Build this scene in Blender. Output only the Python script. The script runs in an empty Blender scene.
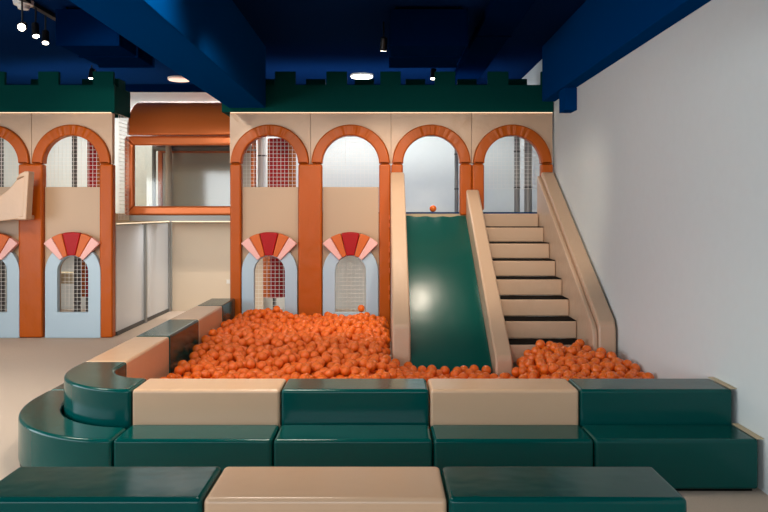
import bpy, bmesh, math, random
from mathutils import Vector, Matrix
random.seed(7)
C = bpy.context.scene.collection
PI = math.pi
FPX, H, CX, HY = 720.0, 1.6, 384.0, 212.0      # focal length in pixels, eye height, centre column, horizon row

# ------------------------------------------------------------------ materials
def lin(c):
    return tuple((v/255/12.92 if v/255 <= .04045 else ((v/255+.055)/1.055)**2.4) for v in c) + (1,)

def mat(name, rgb, rough=.5, bump=0, bscale=8, stretch=(1, 1, 1), metal=0, var=0, coat=0, spec=.5, detail=2):
    m = bpy.data.materials.new(name); m.use_nodes = True
    nt = m.node_tree; b = nt.nodes['Principled BSDF']
    b.inputs['Base Color'].default_value = lin(rgb)
    b.inputs['Roughness'].default_value = rough
    b.inputs['Metallic'].default_value = metal
    b.inputs['Specular IOR Level'].default_value = spec
    if coat:
        b.inputs['Coat Weight'].default_value = coat; b.inputs['Coat Roughness'].default_value = .12
    if bump or var:
        tc = nt.nodes.new('ShaderNodeTexCoord'); mp = nt.nodes.new('ShaderNodeMapping')
        mp.inputs['Scale'].default_value = stretch
        nz = nt.nodes.new('ShaderNodeTexNoise'); nz.inputs['Scale'].default_value = bscale
        nz.inputs['Detail'].default_value = detail
        nt.links.new(tc.outputs['Object'], mp.inputs['Vector']); nt.links.new(mp.outputs[0], nz.inputs['Vector'])
        if bump:
            bp = nt.nodes.new('ShaderNodeBump'); bp.inputs['Strength'].default_value = bump
            bp.inputs['Distance'].default_value = .02
            nt.links.new(nz.outputs['Fac'], bp.inputs['Height']); nt.links.new(bp.outputs[0], b.inputs['Normal'])
        if var:
            mx = nt.nodes.new('ShaderNodeMix'); mx.data_type = 'RGBA'
            a = [v*(1-var) for v in lin(rgb)[:3]]; c = [min(1, v*(1+var)) for v in lin(rgb)[:3]]
            mx.inputs[6].default_value = (*a, 1); mx.inputs[7].default_value = (*c, 1)
            nt.links.new(nz.outputs['Fac'], mx.inputs[0]); nt.links.new(mx.outputs[2], b.inputs['Base Color'])
    return m

def emit(name, rgb, s):
    m = bpy.data.materials.new(name); m.use_nodes = True
    b = m.node_tree.nodes['Principled BSDF']
    b.inputs['Base Color'].default_value = lin(rgb)
    b.inputs['Emission Color'].default_value = lin(rgb); b.inputs['Emission Strength'].default_value = s
    return m

def clear(name, tint=(235, 235, 230), k=.03):
    m = bpy.data.materials.new(name); m.use_nodes = True
    nt = m.node_tree; nt.nodes.remove(nt.nodes['Principled BSDF'])
    t = nt.nodes.new('ShaderNodeBsdfTransparent'); t.inputs[0].default_value = lin(tint)
    g = nt.nodes.new('ShaderNodeBsdfGlossy'); g.inputs['Roughness'].default_value = .06
    lw = nt.nodes.new('ShaderNodeFresnel'); lw.inputs['IOR'].default_value = 1.5
    ad = nt.nodes.new('ShaderNodeMath'); ad.operation = 'ADD'; ad.inputs[1].default_value = k
    mx = nt.nodes.new('ShaderNodeMixShader')
    nt.links.new(lw.outputs[0], ad.inputs[0]); nt.links.new(ad.outputs[0], mx.inputs[0])
    nt.links.new(t.outputs[0], mx.inputs[1]); nt.links.new(g.outputs[0], mx.inputs[2])
    nt.links.new(mx.outputs[0], nt.nodes['Material Output'].inputs[0])
    return m

M = dict(
    green=mat('green_vinyl', (0, 73, 69), .15, .10, 5, spec=.24),
    slidegreen=mat('slide_vinyl', (0, 78, 70), .21, .14, 3.5, (1, .6, 1), spec=.4),
    beige=mat('beige_vinyl', (214, 176, 142), .26, .14, 5),
    padbeige=mat('pad_beige_vinyl', (208, 174, 144), .36, .4, 7, (1, 1, 1)),
    infill=mat('infill_beige', (186, 156, 126), .42, .08, 4),
    orange=mat('orange_vinyl', (182, 84, 8), .36, .45, 7, (1, 1, .6), spec=.25),
    copper=mat('copper_vinyl', (214, 114, 56), .26, .15, 5, metal=.35),
    blue=mat('pale_blue_vinyl', (176, 198, 212), .38, .08, 6),
    pink=mat('pink_vinyl', (238, 180, 172), .45, .08, 8),
    red=mat('red_vinyl', (164, 2, 8), .45, .08, 8, spec=.25),
    wedgeorange=mat('wedge_orange', (204, 98, 36), .42, .08, 8, spec=.3),
    ball=mat('ball_plastic', (246, 114, 26), .22, 0, spec=.6),
    crown=mat('crown_green', (0, 66, 61), .7, .05, 4, spec=0.05),
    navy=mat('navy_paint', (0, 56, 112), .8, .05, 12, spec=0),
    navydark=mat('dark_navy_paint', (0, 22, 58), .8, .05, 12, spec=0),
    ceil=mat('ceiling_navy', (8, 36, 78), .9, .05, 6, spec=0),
    white=mat('white_wall', (220, 225, 222), .75, .03, 14, var=.02),
    carpet=mat('beige_carpet', (220, 198, 178), .95, .9, 160, var=.18, detail=5),
    cord=mat('white_cord', (232, 230, 224), .7),
    steel=mat('grey_steel', (150, 150, 146), .45, metal=.3),
    darksteel=mat('dark_post_foam', (84, 82, 80), .6),
    whitepost=mat('white_post', (226, 226, 222), .5),
    panel=mat('back_panel_beige', (212, 196, 174), .5, .03, 4),
    mirror=mat('grey_gloss_panel', (214, 220, 226), .2, .03, 3, coat=.4),
    black=mat('black_rubber', (5, 5, 5), .8, spec=.1),
    blackmetal=mat('black_metal', (12, 12, 14), .45),
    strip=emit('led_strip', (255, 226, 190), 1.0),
    lens=emit('lamp_lens', (255, 240, 215), 14),
    disc=emit('downlight_lens', (255, 248, 235), 9),
    disc_dim=emit('downlight_dim', (255, 225, 210), .5),
    clear=clear('clear_vinyl'),
    haze=mat('hazy_vinyl', (206, 200, 186), .2, .1, 3),
    cream=mat('cream_board', (205, 186, 150), .6),
    chrome=mat('pale_plastic', (220, 214, 205), .4),
    piping=mat('green_piping', (6, 74, 66), .3),
)

# ------------------------------------------------------------------ mesh helpers
def link(name, bm, m, parent=None, smooth=True, wn=True):
    me = bpy.data.meshes.new(name)
    bmesh.ops.recalc_face_normals(bm, faces=bm.faces)
    bm.to_mesh(me); bm.free(); me.materials.append(m)
    if smooth:
        me.polygons.foreach_set('use_smooth', [True]*len(me.polygons))
        me.set_sharp_from_angle(angle=math.radians(42))
    o = bpy.data.objects.new(name, me); C.objects.link(o)
    if parent:
        o.parent = parent; o.matrix_parent_inverse = Matrix.Translation(parent.location).inverted()
    if wn and smooth:
        w = o.modifiers.new('wn', 'WEIGHTED_NORMAL'); w.keep_sharp = True; w.weight = 90
    return o

def thing(name, loc, label, cat, group=None):
    o = bpy.data.objects.new(name, None); C.objects.link(o); o.location = loc
    o.empty_display_size = .1
    return tag(o, label, cat, group)

def tag(o, label, cat, group=None, kind=None):
    o['label'] = label; o['category'] = cat
    if group: o['group'] = group
    if kind: o['kind'] = kind
    return o

def struct(o, label=None):
    o['kind'] = 'structure'
    if label: o['label'] = label
    return o

def bx(bm, x0, x1, y0, y1, z0, z1, bev=0, seg=3):
    vs = bmesh.ops.create_cube(bm, size=1)['verts']
    for v in vs:
        v.co = Vector((x0+(v.co.x+.5)*(x1-x0), y0+(v.co.y+.5)*(y1-y0), z0+(v.co.z+.5)*(z1-z0)))
    if bev:
        es = list({e for v in vs for e in v.link_edges})
        bmesh.ops.bevel(bm, geom=es, offset=bev, segments=seg, profile=.5, affect='EDGES')

def box(name, x0, x1, y0, y1, z0, z1, m, parent=None, bev=0, seg=3):
    bm = bmesh.new(); bx(bm, x0, x1, y0, y1, z0, z1, bev, seg)
    return link(name, bm, m, parent)

def bev_all(bm, bev, seg=3, ang=50, clamp=True):
    if bev:
        es = [e for e in bm.edges if len(e.link_faces) == 2 and e.calc_face_angle(0) > math.radians(ang)]
        bmesh.ops.bevel(bm, geom=es, offset=bev, segments=seg, profile=.5, affect='EDGES', clamp_overlap=clamp)

def prism(pts, axis, a0, a1, bev=0, seg=3):
    """convex or simple outline extruded along x ('x': pts are (y,z)) or y ('y': pts are (x,z)) or z"""
    bm = bmesh.new()
    def P(p, a):
        return (a, p[0], p[1]) if axis == 'x' else (p[0], a, p[1]) if axis == 'y' else (p[0], p[1], a)
    f = [bm.verts.new(P(p, a0)) for p in pts]; b = [bm.verts.new(P(p, a1)) for p in pts]
    bm.faces.new(f); bm.faces.new(b[::-1]); n = len(pts)
    for i in range(n): bm.faces.new((f[i], b[i], b[(i+1) % n], f[(i+1) % n]))
    bmesh.ops.recalc_face_normals(bm, faces=bm.faces)
    bev_all(bm, bev, seg)
    return bm

def band(A, B, closed, yf, d, bev=0, seg=3, axis='y', clamp=True):
    """solid between two matched outlines, in the xz plane from yf to yf+d (or xy plane, z from yf)"""
    bm = bmesh.new()
    def P(p, a): return (p[0], a, p[1]) if axis == 'y' else (p[0], p[1], a)
    fa = [bm.verts.new(P(p, yf)) for p in A]; fb = [bm.verts.new(P(p, yf)) for p in B]
    ba = [bm.verts.new(P(p, yf+d)) for p in A]; bb = [bm.verts.new(P(p, yf+d)) for p in B]
    n = len(A)
    for i in range(n if closed else n-1):
        j = (i+1) % n
        bm.faces.new((fa[i], fa[j], fb[j], fb[i])); bm.faces.new((ba[i], bb[i], bb[j], ba[j]))
        bm.faces.new((fa[i], ba[i], ba[j], fa[j])); bm.faces.new((fb[i], fb[j], bb[j], bb[i]))
    if not closed:
        bm.faces.new((fa[0], fb[0], bb[0], ba[0])); bm.faces.new((fa[-1], ba[-1], bb[-1], fb[-1]))
    bmesh.ops.recalc_face_normals(bm, faces=bm.faces)
    bev_all(bm, bev, seg, 50, clamp)
    return bm

def ray(poly, c, t):
    dx, dz = math.cos(t), math.sin(t); best = None
    for i in range(len(poly)):
        (x1, z1), (x2, z2) = poly[i], poly[(i+1) % len(poly)]
        ex, ez = x2-x1, z2-z1; den = dx*ez-dz*ex
        if abs(den) < 1e-12: continue
        s = ((x1-c[0])*ez-(z1-c[1])*ex)/den; u = ((x1-c[0])*dz-(z1-c[1])*dx)/den
        if s > 0 and -1e-6 <= u <= 1+1e-6 and (best is None or s > best): best = s
    return (c[0]+dx*best, c[1]+dz*best)

def matched(p1, p2, c, n=72):
    ts = [2*PI*i/n for i in range(n)]
    cs = [math.atan2(p[1]-c[1], p[0]-c[0]) % (2*PI) for q in (p1, p2) for p in (q if len(q) == 4 else q[:2])]
    ts = sorted(cs+[t for t in ts if all(abs(t-u) > .03 for u in cs)])
    return [ray(p1, c, t) for t in ts], [ray(p2, c, t) for t in ts]

def cyl(bm, p0, p1, r0, r1=None, n=16, caps=True):
    r1 = r0 if r1 is None else r1
    p0, p1 = Vector(p0), Vector(p1); d = p1-p0
    q = d.to_track_quat('Z', 'Y').to_matrix().to_4x4()
    bmesh.ops.create_cone(bm, cap_ends=caps, segments=n, radius1=r0, radius2=r1, depth=d.length,
                          matrix=Matrix.Translation((p0+p1)/2) @ q)

def archpoly(cx, cz, r, z0, n=18):
    return [(cx-r, z0), (cx+r, z0)] + [(cx+r*math.cos(PI*i/n), cz+r*math.sin(PI*i/n)) for i in range(n+1)]

def arc(cx, cz, r, a0, a1, n):
    return [(cx+r*math.cos(a0+(a1-a0)*i/n), cz+r*math.sin(a0+(a1-a0)*i/n)) for i in range(n+1)]

def netmesh(u0, u1, v0, v1, w, plane='y', pitch=.05, t=.004):
    bm = bmesh.new()
    nu = max(2, round((u1-u0)/pitch)); nv = max(2, round((v1-v0)/pitch))
    for i in range(nu+1):
        u = u0+(u1-u0)*i/nu
        if plane == 'y': bx(bm, u-t/2, u+t/2, w-t/2, w+t/2, v0, v1)
        else: bx(bm, w-t/2, w+t/2, u-t/2, u+t/2, v0, v1)
    for j in range(nv+1):
        v = v0+(v1-v0)*j/nv
        if plane == 'y': bx(bm, u0, u1, w-t/2, w+t/2, v-t/2, v+t/2)
        else: bx(bm, w-t/2, w+t/2, u0, u1, v-t/2, v+t/2)
    return bm

# ------------------------------------------------------------------ the room
WX, BY, CZ = 2.17, 11.9, 3.7
LX, FY = -6.6, -3.0
struct(box('floor', LX-.1, WX+.1, FY-.1, BY+.1, -.1, 0, M['carpet']), 'beige carpeted floor')
struct(box('ceiling', LX-.1, WX+.1, FY-.1, BY+.1, CZ, CZ+.1, M['ceil']), 'dark navy painted ceiling')
struct(box('wall_right', WX, WX+.1, FY, BY, 0, CZ, M['white']), 'plain white wall on the right')
struct(box('wall_back', LX, WX, BY, BY+.1, 0, CZ, M['white']), 'white wall behind the play castle')
bm = bmesh.new()
VA, VB, VZ0, VZ1 = -1.5, 6.0, .5, 2.5
bx(bm, LX-.1, LX, FY, BY, 0, VZ0); bx(bm, LX-.1, LX, FY, BY, VZ1, CZ); bx(bm, LX-.1, LX, FY, VA, VZ0, VZ1); bx(bm, LX-.1, LX, VB, BY, VZ0, VZ1)
struct(link('wall_left', bm, M['white']))
bm = bmesh.new()
for i in range(6):
    y = VA+.03+(VB-VA-.06)*i/5; bx(bm, LX-.08, LX-.02, y-.03, y+.03, VZ0, VZ1)
bx(bm, LX-.08, LX-.02, VA, VB, VZ0, VZ0+.05); bx(bm, LX-.08, LX-.02, VA, VB, VZ1-.05, VZ1)
struct(link('window_2', bm, M['navydark']))
bm = bmesh.new()
WA, WB, WZ0, WZ1 = -5.6, .9, 1.3, 2.85
bx(bm, LX, WX, FY-.1, FY, 0, WZ0); bx(bm, LX, WX, FY-.1, FY, WZ1, CZ)
bx(bm, LX, WA, FY-.1, FY, WZ0, WZ1); bx(bm, WB, WX, FY-.1, FY, WZ0, WZ1)
struct(link('wall_front', bm, M['white']))
bm = bmesh.new()
for i in range(5):
    x = WA+.03+(WB-WA-.06)*i/4; bx(bm, x-.03, x+.03, FY-.08, FY-.02, WZ0, WZ1)
bx(bm, WA, WB, FY-.08, FY-.02, WZ0, WZ0+.05); bx(bm, WA, WB, FY-.08, FY-.02, WZ1-.05, WZ1)
struct(link('window_1', bm, M['navydark']))
# beams
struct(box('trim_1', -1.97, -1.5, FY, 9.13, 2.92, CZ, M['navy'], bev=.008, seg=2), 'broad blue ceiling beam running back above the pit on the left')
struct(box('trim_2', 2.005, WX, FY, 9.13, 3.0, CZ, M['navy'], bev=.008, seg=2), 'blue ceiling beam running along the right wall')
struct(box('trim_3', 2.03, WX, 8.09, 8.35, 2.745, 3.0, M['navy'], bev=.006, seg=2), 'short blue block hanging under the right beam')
struct(box('light_baffle', LX, WX, 2.6, 3.0, 2.55, CZ, M['navydark']))  # unseen cross beam, added to cut window light off the battlements and ceiling
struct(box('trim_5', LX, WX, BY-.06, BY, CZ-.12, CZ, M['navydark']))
# ceiling services
def duct(x0, x1, y0, y1, z0, z1, label):
    t = thing('ceiling_duct', ((x0+x1)/2, (y0+y1)/2, z0), label, 'duct')
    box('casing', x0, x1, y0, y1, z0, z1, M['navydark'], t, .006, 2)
    for k in (.0, .5, 1.):
        y = y0+.02+(y1-y0-.04)*k; box('flange', x0-.012, x1+.012, y-.015, y+.015, z0-.012, z1, M['navydark'], t)
    for x in (x0+.06, x1-.06):
        for y in (y0+.1, y1-.1):
            bm = bmesh.new(); cyl(bm, (x, y, z1), (x, y, CZ), .012, n=8); link('hanger', bm, M['blackmetal'], t)
duct(.07, .84, 7.3, 8.44, 3.3, 3.66, 'dark navy box duct under the ceiling in front of the slide battlement')
duct(-3.32, -2.7, 7.3, 8.44, 3.3, 3.66, 'dark navy box duct under the ceiling left of the broad blue beam')
duct(1.04, 1.42, 4.6, 11.6, 3.58, 3.68, 'long flat dark blue duct running back along the ceiling above the stairs')
def roundduct(p0, p1, r, label):
    t = thing('round_duct', p0, label, 'pipe')
    bm = bmesh.new(); cyl(bm, p0, p1, r, n=28); link('pipe', bm, M['navy'], t)
    d = (Vector(p1)-Vector(p0)).normalized()
    for k in (.12, .62):
        q = Vector(p0).lerp(Vector(p1), k); bm = bmesh.new(); cyl(bm, q-d*.025, q+d*.025, r+.018, n=28); link('collar', bm, M['navydark'], t)
        bm = bmesh.new(); cyl(bm, (q.x, q.y, q.z+r), (q.x, q.y, CZ), .008, n=8); link('hanger', bm, M['blackmetal'], t)
roundduct((1.78, 5.2, 3.26), (1.78, 3.05, 3.26), .11, 'round blue duct with dark collar beside the right beam at the top edge')
roundduct((1.02, 5.55, 3.28), (1.5, 4.2, 3.5), .035, 'thin blue pipe at the top edge right of centre')

# ------------------------------------------------------------------ lamps
def spot(loc, aim, label, group, lens=M['lens'], power=25, size=1.0, r=.035, track=True):
    x, y, z = loc
    t = thing('spotlight', loc, label, 'spotlight', group)
    d = (Vector(aim)-Vector(loc)).normalized()
    bm = bmesh.new(); cyl(bm, Vector(loc)-d*.11, Vector(loc)+d*.03, r, r*1.1, 20); bev_all(bm, .004, 2)
    link('body', bm, M['blackmetal'], t)
    bm = bmesh.new(); cyl(bm, Vector(loc)+d*.0301, Vector(loc)+d*.034, r*.88, n=20); link('lens', bm, lens, t)
    bm = bmesh.new(); cyl(bm, Vector(loc)-d*.05, (x, y, CZ-.04), .009, n=8); link('stem', bm, M['blackmetal'], t)
    if power:
        l = bpy.data.lights.new('spot_lamp', 'SPOT'); l.energy = power; l.spot_size = size; l.spot_blend = .6
        l.shadow_soft_size = .05; l.color = (1, .86, .7)
        lo = bpy.data.objects.new('spot_lamp', l); C.objects.link(lo)
        lo.parent = t; lo.matrix_parent_inverse = Matrix.Translation(loc).inverted()
        lo.location = Vector(loc)+d*.05; lo.rotation_euler = d.to_track_quat('-Z', 'Y').to_euler()
    return t
GRP = 'spotlights on the left ceiling track'
spot((-3.52, 7.0, 3.4), (-2.6, 4.6, 2.4), 'brightest black track spotlight at far upper left, nearest of three', GRP, power=0, r=.04)
spot((-3.51, 7.26, 3.4), (-3.3, 7.0, 2.4), 'middle black spotlight of the three on the left ceiling track', GRP, power=0)
spot((-3.55, 7.55, 3.4), (-3.4, 7.2, 2.4), 'farthest black spotlight of the three on the left ceiling track', GRP, power=0)
tag(box('light_track', -3.55, -3.49, 6.4, 8.2, CZ-.04, CZ-.002, M['blackmetal']), 'black ceiling track carrying the three spotlights at upper left', 'track')
spot((-.005, 7.8, 3.38), (-.1, 8.6, 1.8), 'small black spotlight hanging left of the central box duct', None, power=60, size=1.5)
spot((.69, 10.1, 3.5), (.6, 9.9, 2.2), 'small lit spotlight seen between battlements under the box duct', None, power=0, r=.04)
spot((-4.1, 10.1, 3.5), (-4.2, 9.9, 2.2), 'small lit spotlight seen beside the end merlon of the left battlement', None, power=0, r=.04)
spot((.66, 8.62, 3.42), (.6, 8.0, .8), 'black spotlight behind the box duct aimed down at the slide', None, power=32, size=1.3, r=.09)
def downlight(x, y, lens, label, r=.16):
    t = thing('downlight', (x, y, CZ), label, 'ceiling light')
    bm = bmesh.new(); cyl(bm, (x, y, CZ-.03), (x, y, CZ-.002), r+.015, n=40); link('rim', bm, M['chrome'], t)
    bm = bmesh.new(); cyl(bm, (x, y, CZ-.045), (x, y, CZ-.0302), r, n=40); link('diffuser', bm, lens, t)
downlight(-.34, 11.0, M['disc'], 'round lit ceiling downlight seen over the right battlement')
downlight(-3.2, 11.25, M['disc_dim'], 'round unlit ceiling downlight left of the broad blue beam')
t = thing('ceiling_detector', (-3.58, 7.15, CZ), 'pale ceiling detector at the top left corner above the track spotlights', 'detector')
bm = bmesh.new(); cyl(bm, (-3.58, 7.15, CZ-.05), (-3.58, 7.15, CZ-.002), .09, .1, 24); bev_all(bm, .01, 2); link('body', bm, M['chrome'], t)
bm = bmesh.new(); cyl(bm, (-3.58, 7.15, CZ-.085), (-3.58, 7.15, CZ-.05), .05, .06, 24); link('sensor', bm, M['chrome'], t)

# ------------------------------------------------------------------ padded foam blocks
def foam(x0, x1, y0, y1, z1, m, label, group, z0=0.0):
    t = thing('foam_block', ((x0+x1)/2, (y0+y1)/2, z0), label, 'foam block', group)
    g = .003
    bm = bmesh.new(); bx(bm, x0+g, x1-g, y0+g, y1-g, z0+.015, z1, .022, 4)
    link('cover', bm, m, t)
    box('base', x0+.03, x1-.03, y0+.03, y1-.03, z0, z0+.016, M['black'], t)
    return t
G_, B_ = M['green'], M['beige']
g1, g2, g3, g4 = 'front row of padded blocks', 'lower step of padded blocks', 'upper step of padded blocks', 'padded blocks along the left of the pit'
foam(-1.575, -.69, 2.73, 3.1, .511, G_, 'glossy green padded block at the left end of the nearest row', g1)
foam(-.69, .243, 2.73, 3.1, .511, B_, 'beige padded block in the middle of the nearest row', g1)
foam(.243, 1.16, 2.73, 3.1, .511, G_, 'glossy green padded block at the right end of the nearest row', g1)
XS = [-1.55, -.635, .28, 1.2, 2.142]
low = ['next to the curved corner', 'second from the curved corner', 'second from the white wall', 'against the white wall']
up = ['beige padded block of the upper pit step next to the curved corner', 'green padded block of the upper pit step between two beige ones',
      'beige padded block of the upper pit step in front of the slide foot', 'green padded block of the upper pit step against the white wall']
for i in range(4):
    foam(XS[i], XS[i+1], 4.1, 4.41, .302, G_, 'green padded block of the lower pit step, ' + low[i], g2)
    foam(XS[i], XS[i+1], 4.41, 4.73, .511, B_ if i % 2 == 0 else G_, up[i], g3)
LO, LI = -2.19, -1.875
foam(LO, LI, 5.25, 6.31, .511, B_, 'beige padded block of the left pit edge next to the curved corner', g4)
foam(LO, LI, 6.31, 7.32, .511, G_, 'green padded block of the left pit edge between two beige ones', g4)
foam(LO, LI, 7.32, 8.38, .511, B_, 'beige padded block of the left pit edge, farther of the two beige', g4)
foam(LO, LI, 8.38, 9.1, .511, G_, 'dark green padded block of the left pit edge against the orange pillar', g4)
foam(-2.45, LO, 5.26, 6.31, .302, G_, 'low green padded block outside the pit behind the curved lower corner', g4)
def corner(rx, ry, w, z1, yend, label):
    cx, cy = -1.55, 5.07
    A = [(cx-.0031, cy-ry)]+[(cx-rx*math.sin(a), cy-ry*math.cos(a)) for a in [PI/2*i/22 for i in range(1, 23)]]+[(cx-rx, yend-.004)]
    B = [(cx-.0031, cy-ry+w)]+[(cx-(rx-w)*math.sin(a), cy-(ry-w)*math.cos(a)) for a in [PI/2*i/22 for i in range(1, 23)]]+[(cx-rx+w, yend-.004)]
    t = thing('corner_block', (cx-rx*.7, cy-ry*.7, 0), label, 'foam block', 'curved corner blocks')
    link('cover', band(A, B, False, .015, z1-.015, .022, 4, 'z'), G_, t)
    A2 = [(p[0]*.97+q[0]*.03, p[1]*.97+q[1]*.03) for p, q in zip(A, B)]; B2 = [(p[0]*.03+q[0]*.97, p[1]*.03+q[1]*.97) for p, q in zip(A, B)]
    link('base', band(A2, B2, False, 0, .016, 0, 1, 'z'), M['black'], t)
corner(.64, .66, .32, .511, 5.25, 'upper curved green corner block of the ball pit edge')
corner(.90, .97, .255, .302, 5.26, 'lower curved green corner block at the floor')
tag(box('edge_strip', 2.125, 2.168, 4.42, 4.73, .5115, .518, M['cream'], None, .004, 2), 'thin pale strip between the upper green block and the white wall', 'strip')
tag(box('edge_strip', 2.125, 2.168, 4.105, 4.405, .3025, .309, M['cream'], None, .004, 2), 'thin pale strip between the lower green block and the white wall', 'strip')

# ------------------------------------------------------------------ castle facades
R_, r_, SZ, TOP = .5, .36, 2.213, 2.862
WZ = .846
def spandrel(cx, hw, parent, yf=9.17):
    ang = sorted(set([PI-PI*i/28 for i in range(29)]+[math.atan2(TOP-SZ, hw), PI-math.atan2(TOP-SZ, hw)]), reverse=True)
    A, B = [], []
    for a in ang:
        A.append((cx+R_*math.cos(a), SZ+R_*math.sin(a)))
        dx, dz = math.cos(a), math.sin(a)
        k = min(hw/abs(dx) if abs(dx) > 1e-6 else 9, (TOP-SZ)/dz if dz > 1e-6 else 9)
        B.append((cx+dx*k, SZ+dz*k))
    link('header_pad', band(A, B, False, yf, .09, .008, 2), M['padbeige'], parent)
def archpad(cx, parent, yf=9.125):
    bm = band(arc(cx, SZ, R_-.002, 0, PI, 140), arc(cx, SZ, r_, 0, PI, 140), False, yf, .14, .02, 4, clamp=False)
    rnd = random.Random(int(cx*100))
    ph = [rnd.random()*6 for _ in range(4)]
    for v in bm.verts:                                       # radial puckers in the stretched vinyl on the inside of the bend
        dx, dz = v.co.x-cx, v.co.z-SZ; a = math.atan2(dz, dx); rr = math.hypot(dx, dz)
        w = max(0, 1-(rr-r_)/(R_-r_))*max(0, math.sin(a))
        if v.co.y < yf+.06: v.co.y += (.009*math.sin(a*31+ph[0])+.006*math.sin(a*47+ph[1]))*w*max(0, math.sin(a))**5
    link('arch_pad', bm, M['orange'], parent)
def pillar(x0, x1, z0, z1, parent, yf=9.13):
    link('pillar_pad', (lambda bm: (bx(bm, x0+.002, x1-.002, yf, yf+.13, z0, z1-.004, .024, 3), bm)[1])(bmesh.new()), M['orange'], parent)
def surround(cx, zb, parent):
    o, i = archpoly(cx, WZ, .352, zb), archpoly(cx, WZ, .195, .328)
    A, B = matched(o, i, (cx, .7))
    s = link('window_surround', band(A, B, True, 9.12, .075, .03, 4), M['blue'], parent)
    segs = [(45, 60, 'pink'), (60, 76, 'wedgeorange'), (76, 104, 'red'), (104, 120, 'wedgeorange'), (120, 135, 'pink')]
    for a0, a1, c in segs:
        a0, a1 = math.radians(a0+.3), math.radians(a1-.3)
        bm = band(arc(cx, WZ, .5, a0, a1, 6), arc(cx, WZ, .205, a0, a1, 6), False, 9.075, .085, .014, 3)
        w = link('wedge', bm, M[c], s); w['label'] = {'pink': 'pink wedge', 'wedgeorange': 'orange wedge', 'red': 'red keystone wedge'}[c]
def infill(cx, parent, top=1.92, dx=0):
    A, B = matched([(cx-r_+.002, 0), (cx+r_-.002, 0), (cx+r_-.002, top), (cx-r_+.002, top)], archpoly(cx+dx, WZ, .2, .322), (cx, .7))
    link('infill_panel', band(A, B, True, 9.197, .045, .006, 2), M['infill'], parent)
def nets(cx, parent, lower=True, upper=True, dx=0):
    if upper: link('safety_net', netmesh(cx-.37, cx+.37, 1.9, 2.6, 9.275), M['cord'], parent, False)
    if lower: link('safety_net', netmesh(cx+dx-.21, cx+dx+.21, .3, 1.06, 9.256), M['cord'], parent, False)

def crown(name, x0, x1, tall, label, yf=9.18, depth=.58, left=True, right=True):
    t = thing(name, ((x0+x1)/2, yf, TOP), label, 'battlement')
    zb, z1, z2 = TOP+.012, 3.222, 3.392
    def outline(xs, a, b, w=.262):
        pts = [(a, zb)]; pts.append((b, zb)); pts.append((b, z1)); top = []
        for c in sorted(xs, reverse=True):
            l, r = max(a, c-w/2), min(b, c+w/2)
            if r-l < .02: continue
            if abs(r-b) < 1e-6: pts[-1] = (b, z2); pts.append((l, z2)); pts.append((l, z1))
            else: pts += [(r, z1), (r, z2), (l, z2), (l, z1)]
        if abs(pts[-1][0]-a) < 1e-6: pts.pop()
        else: pts.append((a, z1))
        return pts
    link('front_panel', prism(outline(tall, x0, x1), 'y', yf, yf+.06, .004, 1), M['crown'], t)
    link('rear_panel', prism(outline([x+.34 for x in tall]+[min(tall)-.34], x0, x1), 'y', yf+depth-.06, yf+depth, .004, 1), M['crown'], t)
    ya, yb = yf+.062, yf+depth-.062
    for flag, xa in ((left, x0), (right, x1-.06)):
        if flag: link('side_panel', prism([(ya, zb), (yb, zb), (yb, z1), (yb-.12, z1), (yb-.12, z2-.06), (ya+.08, z2-.06), (ya+.08, z1), (ya, z1)], 'x', xa, xa+.06, .004, 1), M['crown'], t)
    return t
k = .012778
px = lambda p: (p-384)*k
crown('battlement', px(222), 2.155, [px(v) for v in (264.8-33.5+.5, 285.3, 336.7, 390.5, 445, 498, 551)], 'dark green castle battlement over the four right arches')
crown('battlement', -6.5, px(115), [px(v) for v in (103.6, 49, -5, -59, -113)], 'dark green castle battlement over the left arches')
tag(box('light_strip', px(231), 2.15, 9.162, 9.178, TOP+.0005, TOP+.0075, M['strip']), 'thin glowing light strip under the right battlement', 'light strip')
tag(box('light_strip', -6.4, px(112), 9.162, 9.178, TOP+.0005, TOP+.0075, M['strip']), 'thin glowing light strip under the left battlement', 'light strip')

fr = thing('castle_facade', (.1, 9.2, 0), 'padded castle wall of four orange arches behind the ball pit', 'play castle wall')
bc = [px(270.5)+.0, px(350.8), px(431), px(512)]
bc = [-1.452, -.424, .603, 1.634]
for i, c in enumerate(bc):
    spandrel(c, .513, fr); archpad(c, fr)
    nets(c, fr, i < 2, i < 2 or i == 3)
    if i < 2: infill(c, fr); surround(c, 0, fr)
pillar(-1.957, bc[0]-r_, 0, SZ, fr); pillar(bc[0]+r_, bc[1]-r_, 0, SZ, fr)
pillar(bc[1]+r_, .089, 0, SZ, fr); pillar(.089, bc[2]-r_, 1.62, SZ, fr)
pillar(bc[2]+r_, 1.118, 1.56, SZ, fr); pillar(1.118, bc[3]-r_, 1.62, SZ, fr); pillar(bc[3]+r_, 2.15, 1.5, SZ, fr)
for z in (1.53, 1.43, 1.19, 1.12, .99, .86, .64, .52): box('lacing_tab', .06, .08, 9.095, 9.131, z-.03, z+.03, M['wedgeorange'], fr, .008, 2)

fl = thing('castle_facade', (-4.9, 9.2, 0), 'padded castle wall with orange arches standing on the carpet at left', 'play castle wall')
lc = [px(73), px(73)-1.03, px(73)-2.06]
for c in lc:
    spandrel(c, .513, fl); archpad(c, fl); nets(c, fl, dx=.03); infill(c, fl, dx=.03); surround(c+.03, 0.004, fl)
pillar(lc[0]+r_, lc[0]+r_+.17, .004, SZ, fl)
pillar(lc[1]+r_, lc[0]-r_, .004, SZ, fl); pillar(lc[2]+r_, lc[1]-r_, .004, SZ, fl); pillar(lc[2]-r_-.16, lc[2]-r_, .004, SZ, fl)

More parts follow.
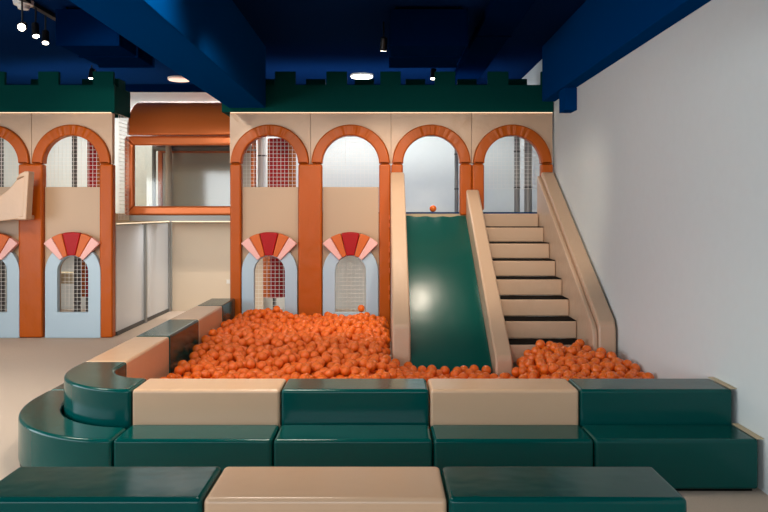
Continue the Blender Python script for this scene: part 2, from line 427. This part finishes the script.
# beige chute lip poking out of the left facade
t = thing('chute', (-4.9, 8.9, 1.5), 'beige padded chute ending in a lip against the left orange pillar', 'slide chute')
cp = lambda q: [((u-384)*8.85/720, 1.6+(212-v)*8.85/720) for u, v in q]
side = cp([(-120, 236), (-40, 226), (-10, 222.5), (8, 220.5), (20, 219), (27, 218.5), (28.5, 196), (29.5, 173.5), (24, 174), (18, 178.5), (13, 185), (7, 191), (0, 196), (-10, 201), (-40, 208), (-120, 214)])
link('side_pad', prism(side, 'y', 8.83, 8.9, .016, 3), M['padbeige'], t)
bm = bmesh.new(); bx(bm, -5.9, -4.42, 8.9, 9.115, 1.5, 1.56, .015, 2); link('bed', bm, M['padbeige'], t)
link('lip', prism(cp([(18, 180), (22, 174), (27, 171.5), (31.5, 171.5), (30, 196), (28.7, 219.5), (20, 219.7), (20, 216.5), (24.5, 216), (25.5, 196), (26.5, 176.5), (22.5, 177.5)]), 'y', 8.785, 8.93, .012, 3), M['padbeige'], t)

# ------------------------------------------------------------------ slide
sl = thing('slide', (.65, 8, 0), 'glossy green padded slide with beige side pads running into the balls', 'slide')
ang = math.atan2(1.51, 2.3)
bm = bmesh.new()
nx, ny = 16, 40
grid = []
for j in range(ny+1):
    row = []
    for i in range(nx+1):
        u, v = i/nx, j/ny
        y = 9.12-v*2.27; z = 1.552-v*1.467
        z += -.012*math.sin(PI*u) + (.006*math.sin(u*23+v*4)*max(0, 1-v*9) if v < .12 else 0)
        if v < .03: z -= .0
        row.append(bm.verts.new((.262+u*.772, y, z)))
    grid.append(row)
low_ = [[bm.verts.new((g.co.x, g.co.y, max(.004, g.co.z-.09))) for g in row] for row in grid]
for j in range(ny):
    for i in range(nx):
        bm.faces.new((grid[j][i], grid[j][i+1], grid[j+1][i+1], grid[j+1][i])); bm.faces.new((low_[j][i], low_[j+1][i], low_[j+1][i+1], low_[j][i+1]))
for j in range(ny):
    bm.faces.new((grid[j][0], grid[j+1][0], low_[j+1][0], low_[j][0])); bm.faces.new((grid[j][nx], low_[j][nx], low_[j+1][nx], grid[j+1][nx]))
for i in range(nx):
    bm.faces.new((grid[0][i], low_[0][i], low_[0][i+1], grid[0][i+1])); bm.faces.new((grid[ny][i], grid[ny][i+1], low_[ny][i+1], low_[ny][i]))
link('bed', bm, M['slidegreen'], sl, wn=False)
def sidepad(pts, x0, x1, parent): return link('side_pad', prism(pts, 'x', x0, x1, .022, 4), M['padbeige'], parent)
sidepad([(9.118, 2.11), (7.02, .52), (6.98, .46), (6.96, .0), (7.3, .0), (9.118, 1.2)], .082, .258, sl)
sidepad([(9.118, 1.89), (6.76, .27), (6.7, .2), (6.69, .0), (7.1, .0), (9.118, 1.2)], 1.038, 1.2, sl)
# ------------------------------------------------------------------ stairs
st = thing('staircase', (1.6, 8, 0), 'beige padded stairs with dark treads beside the white wall', 'stairs')
for i in range(8):
    Y, z = 9.0-.297*i+.0, 1.6-.0-.1817*i
    if i == 0: z = 1.585
    bm = bmesh.new(); bx(bm, 1.206, 1.932, Y, Y+.295 if i else 9.118, max(z-.178, 0), z-.006, .013, 3)
    s = link('step', bm, M['padbeige'], st)
    if i: 
        mt = box('tread_top', 1.21, 1.929, Y+.014, Y+.292, z-.0062, z+.002, M['black'], s); mt['label'] = 'black tread top'  # thin black slab over the top of the step
sidepad([(9.118, 2.11), (6.70, .6), (6.66, .52), (6.64, .0), (7.3, .0), (9.118, 1.2)], 1.988, 2.15, st)

link('inner_pad', prism([(9.118, 2.06), (6.715, .54), (6.68, .46), (6.665, .0), (7.3, .0), (9.118, 1.2)], 'x', 1.936, 1.987, .016, 3), M['padbeige'], st)
# ------------------------------------------------------------------ behind the facade
pl = thing('play_platform', (.1, 10.5, 1.5), 'raised play floor behind the right castle arches', 'platform')
box('deck', -1.92, 2.14, 9.3, 11.86, 1.46, 1.5775, M['cream'], pl)
box('mat', -1.92, 2.14, 9.31, 11.86, 1.578, 1.5985, M['navy'], pl)
for x in (-.9, 2.05):
    bm = bmesh.new(); cyl(bm, (x, 11.5, 0), (x, 11.5, 1.459), .05, n=16); link('support_post', bm, M['steel'], pl)
pl2 = thing('play_platform', (-5, 10.5, 1.5), 'raised play floor behind the left castle arches', 'platform')
box('deck', -6.5, -3.54, 9.3, 11.86, 1.46, 1.58, M['cream'], pl2)
def post(x, y, z0, z1, r, m, label):
    t = thing('padded_post', (x, y, z0), label, 'post')
    bm = bmesh.new(); cyl(bm, (x, y, z0), (x, y, z1), r, n=20); link('sleeve', bm, m, t)
    for f in (.2, .5, .8):
        bm = bmesh.new(); cyl(bm, (x, y, z0+(z1-z0)*f-.01), (x, y, z0+(z1-z0)*f+.01), r+.004, n=20); link('band', bm, M['darksteel'], t)
post(px(262)*10.9/9.2, 10.9, 1.599, 3.3, .065, M['whitepost'], 'white post behind the net of the first right arch')
post(px(254)*9.9/9.2, 9.9, 1.599, 3.3, .03, M['copper'], 'thin orange post behind the first right arch')
post(px(517)*10.1/9.2, 10.1, 1.599, 3.3, .04, M['steel'], 'thin grey post behind the arch above the stairs, left of two')
post(px(528)*9.9/9.2, 9.9, 1.599, 3.3, .055, M['steel'], 'thick grey post behind the arch above the stairs, right of two')
post(px(456.5)*10.6/9.2, 10.6, 1.599, 3.3, .03, M['steel'], 'grey post behind the arch above the slide')
post(px(74.5)*10.4/9.2, 10.4, 1.581, 3.3, .035, M['darksteel'], 'dark grey post behind the upper net of the left arch')
post(px(77.5)*10.4/9.2, 10.4, 0.003, 1.459, .045, M['darksteel'], 'dark grey post behind the lower left window net')
post(px(0)*10.6/9.2, 10.6, 1.581, 3.3, .05, M['darksteel'], 'dark grey post behind the arch cut by the left picture edge')
post(px(2)*10.4/9.2, 10.4, 0.003, 1.459, .05, M['darksteel'], 'dark grey post behind the lower window at the left picture edge')
tag(box('shelf_board', -5.2, -4.53, 10.55, 10.75, .55, .71, M['cream'], None, .01, 2), 'beige padded board behind the lower left window', 'board')
tag(box('cross_bar', -1.93, 2.1, 10.62, 10.7, 2.72, 2.78, M['darksteel'], None, .005, 2), 'dark crossbar high behind the right arches', 'bar')

def roller(cx, y, r, z0, z1, cols, rot, label):
    t = thing('padded_roller', (cx, y, z0), label, 'roller')
    n = len(cols)
    for q, c in enumerate(cols):
        a0, a1 = rot+2*PI*q/n, rot+2*PI*(q+1)/n
        p = [(cx, y)]+[(cx+r*math.cos(a0+(a1-a0)*i/12), y+r*math.sin(a0+(a1-a0)*i/12)) for i in range(13)]
        s = link('segment', prism(p, 'z', z0, z1, .006, 2), M[c], t); s['label'] = {'red': 'red segment', 'copper': 'orange segment'}[c]
    bm = bmesh.new(); cyl(bm, (cx, y, .003 if z0 < 1 else 1.599), (cx, y, z1+.3 if z1 > 2 else z1+.1), .025, n=12); link('axle', bm, M['darksteel'], t)
roller(px(282)*10.1/9.2, 10.1, .2, 1.72, 2.62, ['red', 'copper', 'red', 'copper'], -PI/2-1.0, 'tall red and orange roller behind the upper net of the first right arch')
roller(px(274.5)*10.1/9.2, 10.1, .165, .41, 1.3, ['copper', 'red'], PI/2-.25, 'orange and red roller behind the lower window of the first right arch')
roller(px(95)*10.1/9.2, 10.1, .1, 1.72, 2.62, ['red', 'copper', 'red', 'copper'], -PI/2-1.0, 'tall red and orange roller behind the upper net of the left arch')
roller(px(87.5)*10.1/9.2, 10.1, .085, .42, 1.3, ['copper', 'red'], PI/2+.1, 'narrow red roller behind the lower window of the left arch')

# ------------------------------------------------------------------ bridge between the two castles
bg = thing('tunnel_bridge', (-2.75, 10, 1.5), 'orange roofed tunnel bridge with clear window between the two castle walls', 'tunnel bridge')
x0, x1, yb = -3.4, -1.97, 9.75
prof = [(yb-.05, 2.64)]+[(yb+.62-.67*math.cos(a), 2.66+.52*math.sin(a)) for a in [PI*i/22 for i in range(23)]]+[(yb+1.29, 2.64)]
bm = prism(prof, 'x', x0-.07, x1-.01, .0)
bev_all(bm, .05, 3, 60)
link('roof', bm, M['copper'], bg)
def bar4(name, xa, xb, za, zb, w, ya, d, m, parent):
    o, i = [(xa, za), (xb, za), (xb, zb), (xa, zb)], [(xa+w, za+w), (xb-w, za+w), (xb-w, zb-w), (xa+w, zb-w)]
    for q in range(4):
        p = [o[q], o[(q+1) % 4], i[(q+1) % 4], i[q]]
        link(name, prism(p, 'y', ya, ya+d, .03 if w > .1 else .01, 3), m, parent)
bar4('window_frame', -3.52, -1.94, 1.555, 2.63, .125, yb, .1, M['copper'], bg)
box('pane', -3.4, -1.965, yb+.05, yb+.056, 1.68, 2.5, M['clear'], bg)
box('deck', -3.44, -1.965, yb-.02, yb+1.25, 1.48, 1.553, M['steel'], bg)
bar4('rear_frame', -3.41, -1.94, 1.555, 2.56, .07, yb+1.1, .06, M['copper'], bg)
bm = bmesh.new()
cyl(bm, (-3.45, yb+1.05, 1.553), (-3.45, yb+1.05, 2.6), .03, n=16); cyl(bm, (-3.45, yb+1.05, 2.56), (-1.97, yb+1.05, 2.56), .045, n=16)
link('rail', bm, M['steel'], bg)
bm = bmesh.new(); cyl(bm, (-3.2, yb+.95, 1.553), (-3.2, yb+.95, 2.6), .045, n=16); link('post', bm, M['panel'], bg)
box('rear_pane', -3.34, -1.965, yb+1.12, yb+1.126, 1.62, 2.5, M['haze'], bg)
link('side_net', netmesh(9.3, 9.66, 1.5, 2.86, -3.425, 'x'), M['cord'], fl, False)
# grey gloss side panels, back panel and their light strips
def sidepanel(ya, yb_, label):
    t = thing('grey_panel', (-3.46, (ya+yb_)/2, 0), label, 'panel', 'grey panels beside the left castle')
    box('sheet', -3.475, -3.465, ya, yb_, .05, 1.42, M['mirror'], t)
    box('base_rail', -3.485, -3.45, ya, yb_, 0, .05, M['darksteel'], t)
    box('edge_post', -3.49, -3.43, yb_+.002, yb_+.055, 0, 1.44, M['steel'], t)
sidepanel(9.32, 10.38, 'wide glossy grey panel nearest the left castle wall')
sidepanel(10.44, 11.55, 'second glossy grey panel, next to the beige back panel')
bp = thing('back_panel', (-2.7, 11.65, 0), 'beige panel at the back below the tunnel bridge', 'panel')
box('sheet', -3.42, -1.95, 11.62, 11.7, 0, 1.43, M['panel'], bp, .006, 2)
box('cap', -3.42, -1.95, 11.6, 11.72, 1.43, 1.437, M['steel'], bp)
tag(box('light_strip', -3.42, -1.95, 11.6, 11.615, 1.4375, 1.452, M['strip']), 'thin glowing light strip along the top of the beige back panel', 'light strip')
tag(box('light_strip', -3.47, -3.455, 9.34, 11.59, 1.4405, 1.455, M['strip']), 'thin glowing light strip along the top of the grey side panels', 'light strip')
t = thing('wall_socket', (-2.52, 11.615, .52), 'small white socket plate on the beige back panel', 'socket')
box('plate', -2.545, -2.475, 11.608, 11.6195, .44, .51, M['chrome'], t, .002, 1)
box('insert', -2.53, -2.49, 11.604, 11.608, .455, .495, M['whitepost'], t)

# ------------------------------------------------------------------ balls
BR = .0455
def sm(a, b, v):
    v = min(1, max(0, (v-a)/(b-a))); return v*v*(3-2*v)
def hgt(x, y):
    left = .22+.10*sm(5.9, 7.6, y)+.085*math.exp(-((x+1.42)**2+(y-8.95)**2)/.06)
    mid = .125+.0*y
    right = .29+.05*sm(5.7, 6.8, y)+.03*math.exp(-((x-1.85)**2+(y-6.75)**2)/.05)
    a = sm(-.15, .35, x); b = sm(1.12, 1.5, x)
    return (left*(1-a)+mid*a)*(1-b)+right*b
def free(x, y, z):
    m = BR+.004
    if y < 4.73+m or y > 9.11-m or x > WX-m: return False
    if x < LI+m: return False
    if x < -1.55 and y < 5.07 and math.hypot(x+1.55, y-5.07) > .32-m: return False
    if .082-m < x < .258+m and y > 6.95-m: return False
    if 1.038-m < x < 1.2+m and y > 6.685-m: return False
    if .25 < x < 1.05 and y > 6.85-m: return False
    if x >= 1.2 and y > 6.92-m: return False
    if x > 1.988-m and y > 6.63-m: return False
    return True
rb = random.Random(11)
pts = []
S = BR*2*1.0
for layer in range(2):
    j = 0; y = 4.73+BR
    while y < 9.1:
        x = LI+BR+(S/2 if j % 2 else 0)+layer*S*.5
        while x < WX:
            q = [x+rb.uniform(-.03, .03), y+rb.uniform(-.03, .03), 0]
            h = hgt(q[0], q[1])
            q[2] = h-BR-layer*.075+rb.uniform(-.04, .035)
            if free(*q): pts.append(q+[layer])
            x += S*1.07
        y += S*.95; j += 1
for it in range(55):                                         # push overlapping balls apart
    cell = {}
    for i, p in enumerate(pts): cell.setdefault((int(p[0]/S//1), int(p[1]/S//1)), []).append(i)
    for (a, b), ids in list(cell.items()):
        near = [q for da in (-1, 0, 1) for db in (-1, 0, 1) for q in cell.get((a+da, b+db), ())]
        for i in ids:
            p = pts[i]
            for q in near:
                if q <= i: continue
                w = pts[q]; dx, dy, dz = w[0]-p[0], w[1]-p[1], w[2]-p[2]; d2 = dx*dx+dy*dy+dz*dz
                if d2 < 4*BR*BR and d2 > 1e-9:
                    d = math.sqrt(d2); s = (2*BR-d)/d*.5
                    p2 = [p[0]-dx*s, p[1]-dy*s, p[2]-dz*s]; w2 = [w[0]+dx*s, w[1]+dy*s, w[2]+dz*s]
                    if free(*p2): p[0:3] = p2
                    else: p[2] = p2[2]
                    if free(*w2): w[0:3] = w2
                    else: w[2] = w2[2]
for p in pts: p[2] = max(p[2], BR+.001)
# which 300 show largest: a small depth buffer over the pit, cut by the block row in front
buf = {}
for i, (x, y, z, l) in enumerate(pts):
    cx_, cy_, rr = CX+x*FPX/y, HY+(H-z)*FPX/y, BR*FPX/y
    for v in range(int(cy_-rr), int(cy_+rr)+1):
        if v > 378: break
        for u in range(int(cx_-rr), int(cx_+rr)+1):
            if (u-cx_)**2+(v-cy_)**2 <= rr*rr:
                if 391 < u < 409 and y > 7 or 492 < u < 512 and y > 6.8 or u < 162: continue
                k2 = (u, v)
                if k2 not in buf or buf[k2][0] > y: buf[k2] = (y, i)
cnt = {}
for _, i in buf.values(): cnt[i] = cnt.get(i, 0)+1
show = sorted(cnt, key=lambda i: -cnt[i])[:297]
chosen = set(show)
bm = bmesh.new(); bmesh.ops.create_icosphere(bm, subdivisions=3, radius=BR)
proto_me = bpy.data.meshes.new('ball'); bm.to_mesh(proto_me); bm.free()
proto_me.materials.append(M['ball']); proto_me.polygons.foreach_set('use_smooth', [True]*len(proto_me.polygons))
proto = bpy.data.objects.new('ball', proto_me)
first = True
def ball(x, y, z, label, group=None):
    global first
    o = proto if first else proto.copy(); first = False
    C.objects.link(o); o.location = (x, y, z)
    if 'group' in o: del o['group']
    tag(o, label, 'ball', group)
    return o
ball(px(361.3), 9.165, .329+BR, 'single orange ball resting on the sill of the second blue window')
ball((433-384)*9.45/720, 9.45, 1.599+BR, 'single orange ball on the platform at the top of the slide')
for i in show:
    x, y, z, l = pts[i]
    if x < .17: ball(x, y, z, 'glossy orange plastic ball in the near part of the pit, left of the slide', 'pit balls left of the slide')
    elif x < 1.12: ball(x, y, z, 'glossy orange plastic ball at the foot of the green slide', 'pit balls at the slide foot')
    else: ball(x, y, z, 'glossy orange plastic ball heaped in front of the stairs', 'pit balls before the stairs')
bm = bmesh.new(); bmesh.ops.create_icosphere(bm, subdivisions=2, radius=BR)
sv = [v.co.copy() for v in bm.verts]; sf = [[v.index for v in f.verts] for f in bm.faces]; bm.free()
V, F = [], []
for i, (x, y, z, l) in enumerate(pts):
    if i in chosen: continue
    o0 = len(V); V += [(x+c.x, y+c.y, z+c.z) for c in sv]; F += [[o0+q for q in f] for f in sf]
me = bpy.data.meshes.new('balls'); me.from_pydata(V, [], F); me.materials.append(M['ball'])
me.polygons.foreach_set('use_smooth', [True]*len(me.polygons))
rest = bpy.data.objects.new('balls', me); C.objects.link(rest)
tag(rest, 'mass of orange plastic balls filling the rest of the pit', 'balls', kind='stuff')

# ------------------------------------------------------------------ light
def area(loc, aim, sx, sy, power, col, name):
    l = bpy.data.lights.new(name, 'AREA'); l.shape = 'RECTANGLE'; l.size = sx; l.size_y = sy; l.energy = power; l.color = col
    o = bpy.data.objects.new(name, l); C.objects.link(o); o.location = loc
    o.rotation_euler = (Vector(aim)-Vector(loc)).to_track_quat('-Z', 'Y').to_euler()
    return o
area(((WA+WB)/2, FY+.02, (WZ0+WZ1)/2), ((WA+WB)/2, 5, 1.6), WB-WA, WZ1-WZ0, 170, (.88, .95, 1), 'window_daylight')
o_ = area((-.2, 10.4, 2.9), (-.2, 11.2, 3.7), 3.4, .2, 22, (.9, .96, 1), 'uplight_fill'); o_ = area((-4.8, 10.4, 2.9), (-4.6, 11.2, 3.7), 2.4, .2, 14, (.9, .96, 1), 'uplight_fill')  # added lights hidden behind the battlements to brighten the rear ceiling
area((LX+.02, (VA+VB)/2, (VZ0+VZ1)/2), (0, (VA+VB)/2, 1.4), VB-VA, VZ1-VZ0, 260, (.86, .94, 1), 'window_daylight')
def lamp(x, y, z, sx, sy, power, col, spread=110):
    o = area((x, y, z), (x, y, 0), sx, sy, power, col, 'area_fill'); o.data.spread = math.radians(spread)  # area lights without fixtures, added as fill
WARM = (1, .9, .76)
lamp(-1.0, 4.6, 3.64, .8, .8, 40, WARM); lamp(-4.2, 5.2, 3.64, .9, .9, 60, WARM)
lamp(.2, 10.9, 3.62, 3.4, .8, 62, (1, .98, .95), 150); lamp(-3.0, 11.3, 3.62, 2.6, .4, 45, (1, .98, .95), 150)
lamp(-.6, 10.7, 1.44, 2.0, .5, 12, (1, .95, .88), 160); lamp(-4.8, 10.7, 1.44, 2.0, .5, 12, (1, .96, .92), 160)  # fill added under the play floors for the lower level
lamp(-2.7, 10.4, 1.472, 1.2, .5, 9, (1, .97, .93), 170)  # fill added under the bridge to lift the grey panels
lamp(-5, 10.6, 3.62, 2.0, .6, 30, (1, .98, .95), 150)
for k_, (x, y, ax, az) in enumerate([(-1.0, 5.0, -1.3, .9), (.1, 5.0, .2, .9), (.84, 5.0, 1.3, .9), (-2.5, 5.4, -2.8, 2.0), (-3.6, 5.4, -4.1, .9), (-4.6, 5.4, -5.2, .9)]):
    spot((x, y, 3.42), (ax, 9.2, az), ['black spotlight above the pit aimed at the first right arches', 'black spotlight above the pit aimed at the middle of the castle',
         'black spotlight above the pit aimed at the stairs', 'unseen spotlight added beside the broad beam to brighten the tunnel bridge', 'black spotlight above the carpet aimed at the left arch', 'black spotlight above the carpet aimed at the far left arches'][k_],  # the bridge spotlight is out of view, added because the bridge was dark
         'spotlights over the front of the pit', power=190 if k_ < 4 else 140, size=.94)
w = bpy.data.worlds.new('World'); bpy.context.scene.world = w; w.use_nodes = True
w.node_tree.nodes['Background'].inputs[0].default_value = (.75, .85, 1, 1); w.node_tree.nodes['Background'].inputs[1].default_value = 1.0

# ------------------------------------------------------------------ camera
cam = bpy.data.cameras.new('camera'); co = bpy.data.objects.new('camera', cam); C.objects.link(co)
co.location = (0, 0, H); co.rotation_euler = (PI/2, 0, 0)
cam.sensor_width = 36; cam.lens = FPX/768*36; cam.shift_y = -(256-HY)/768; cam.clip_end = 100
s = bpy.context.scene; s.camera = co
s.view_settings.view_transform = 'Standard'; s.view_settings.look = 'None'; s.view_settings.gamma = 1
s.view_settings.use_curve_mapping = False; s.view_settings.exposure = 0
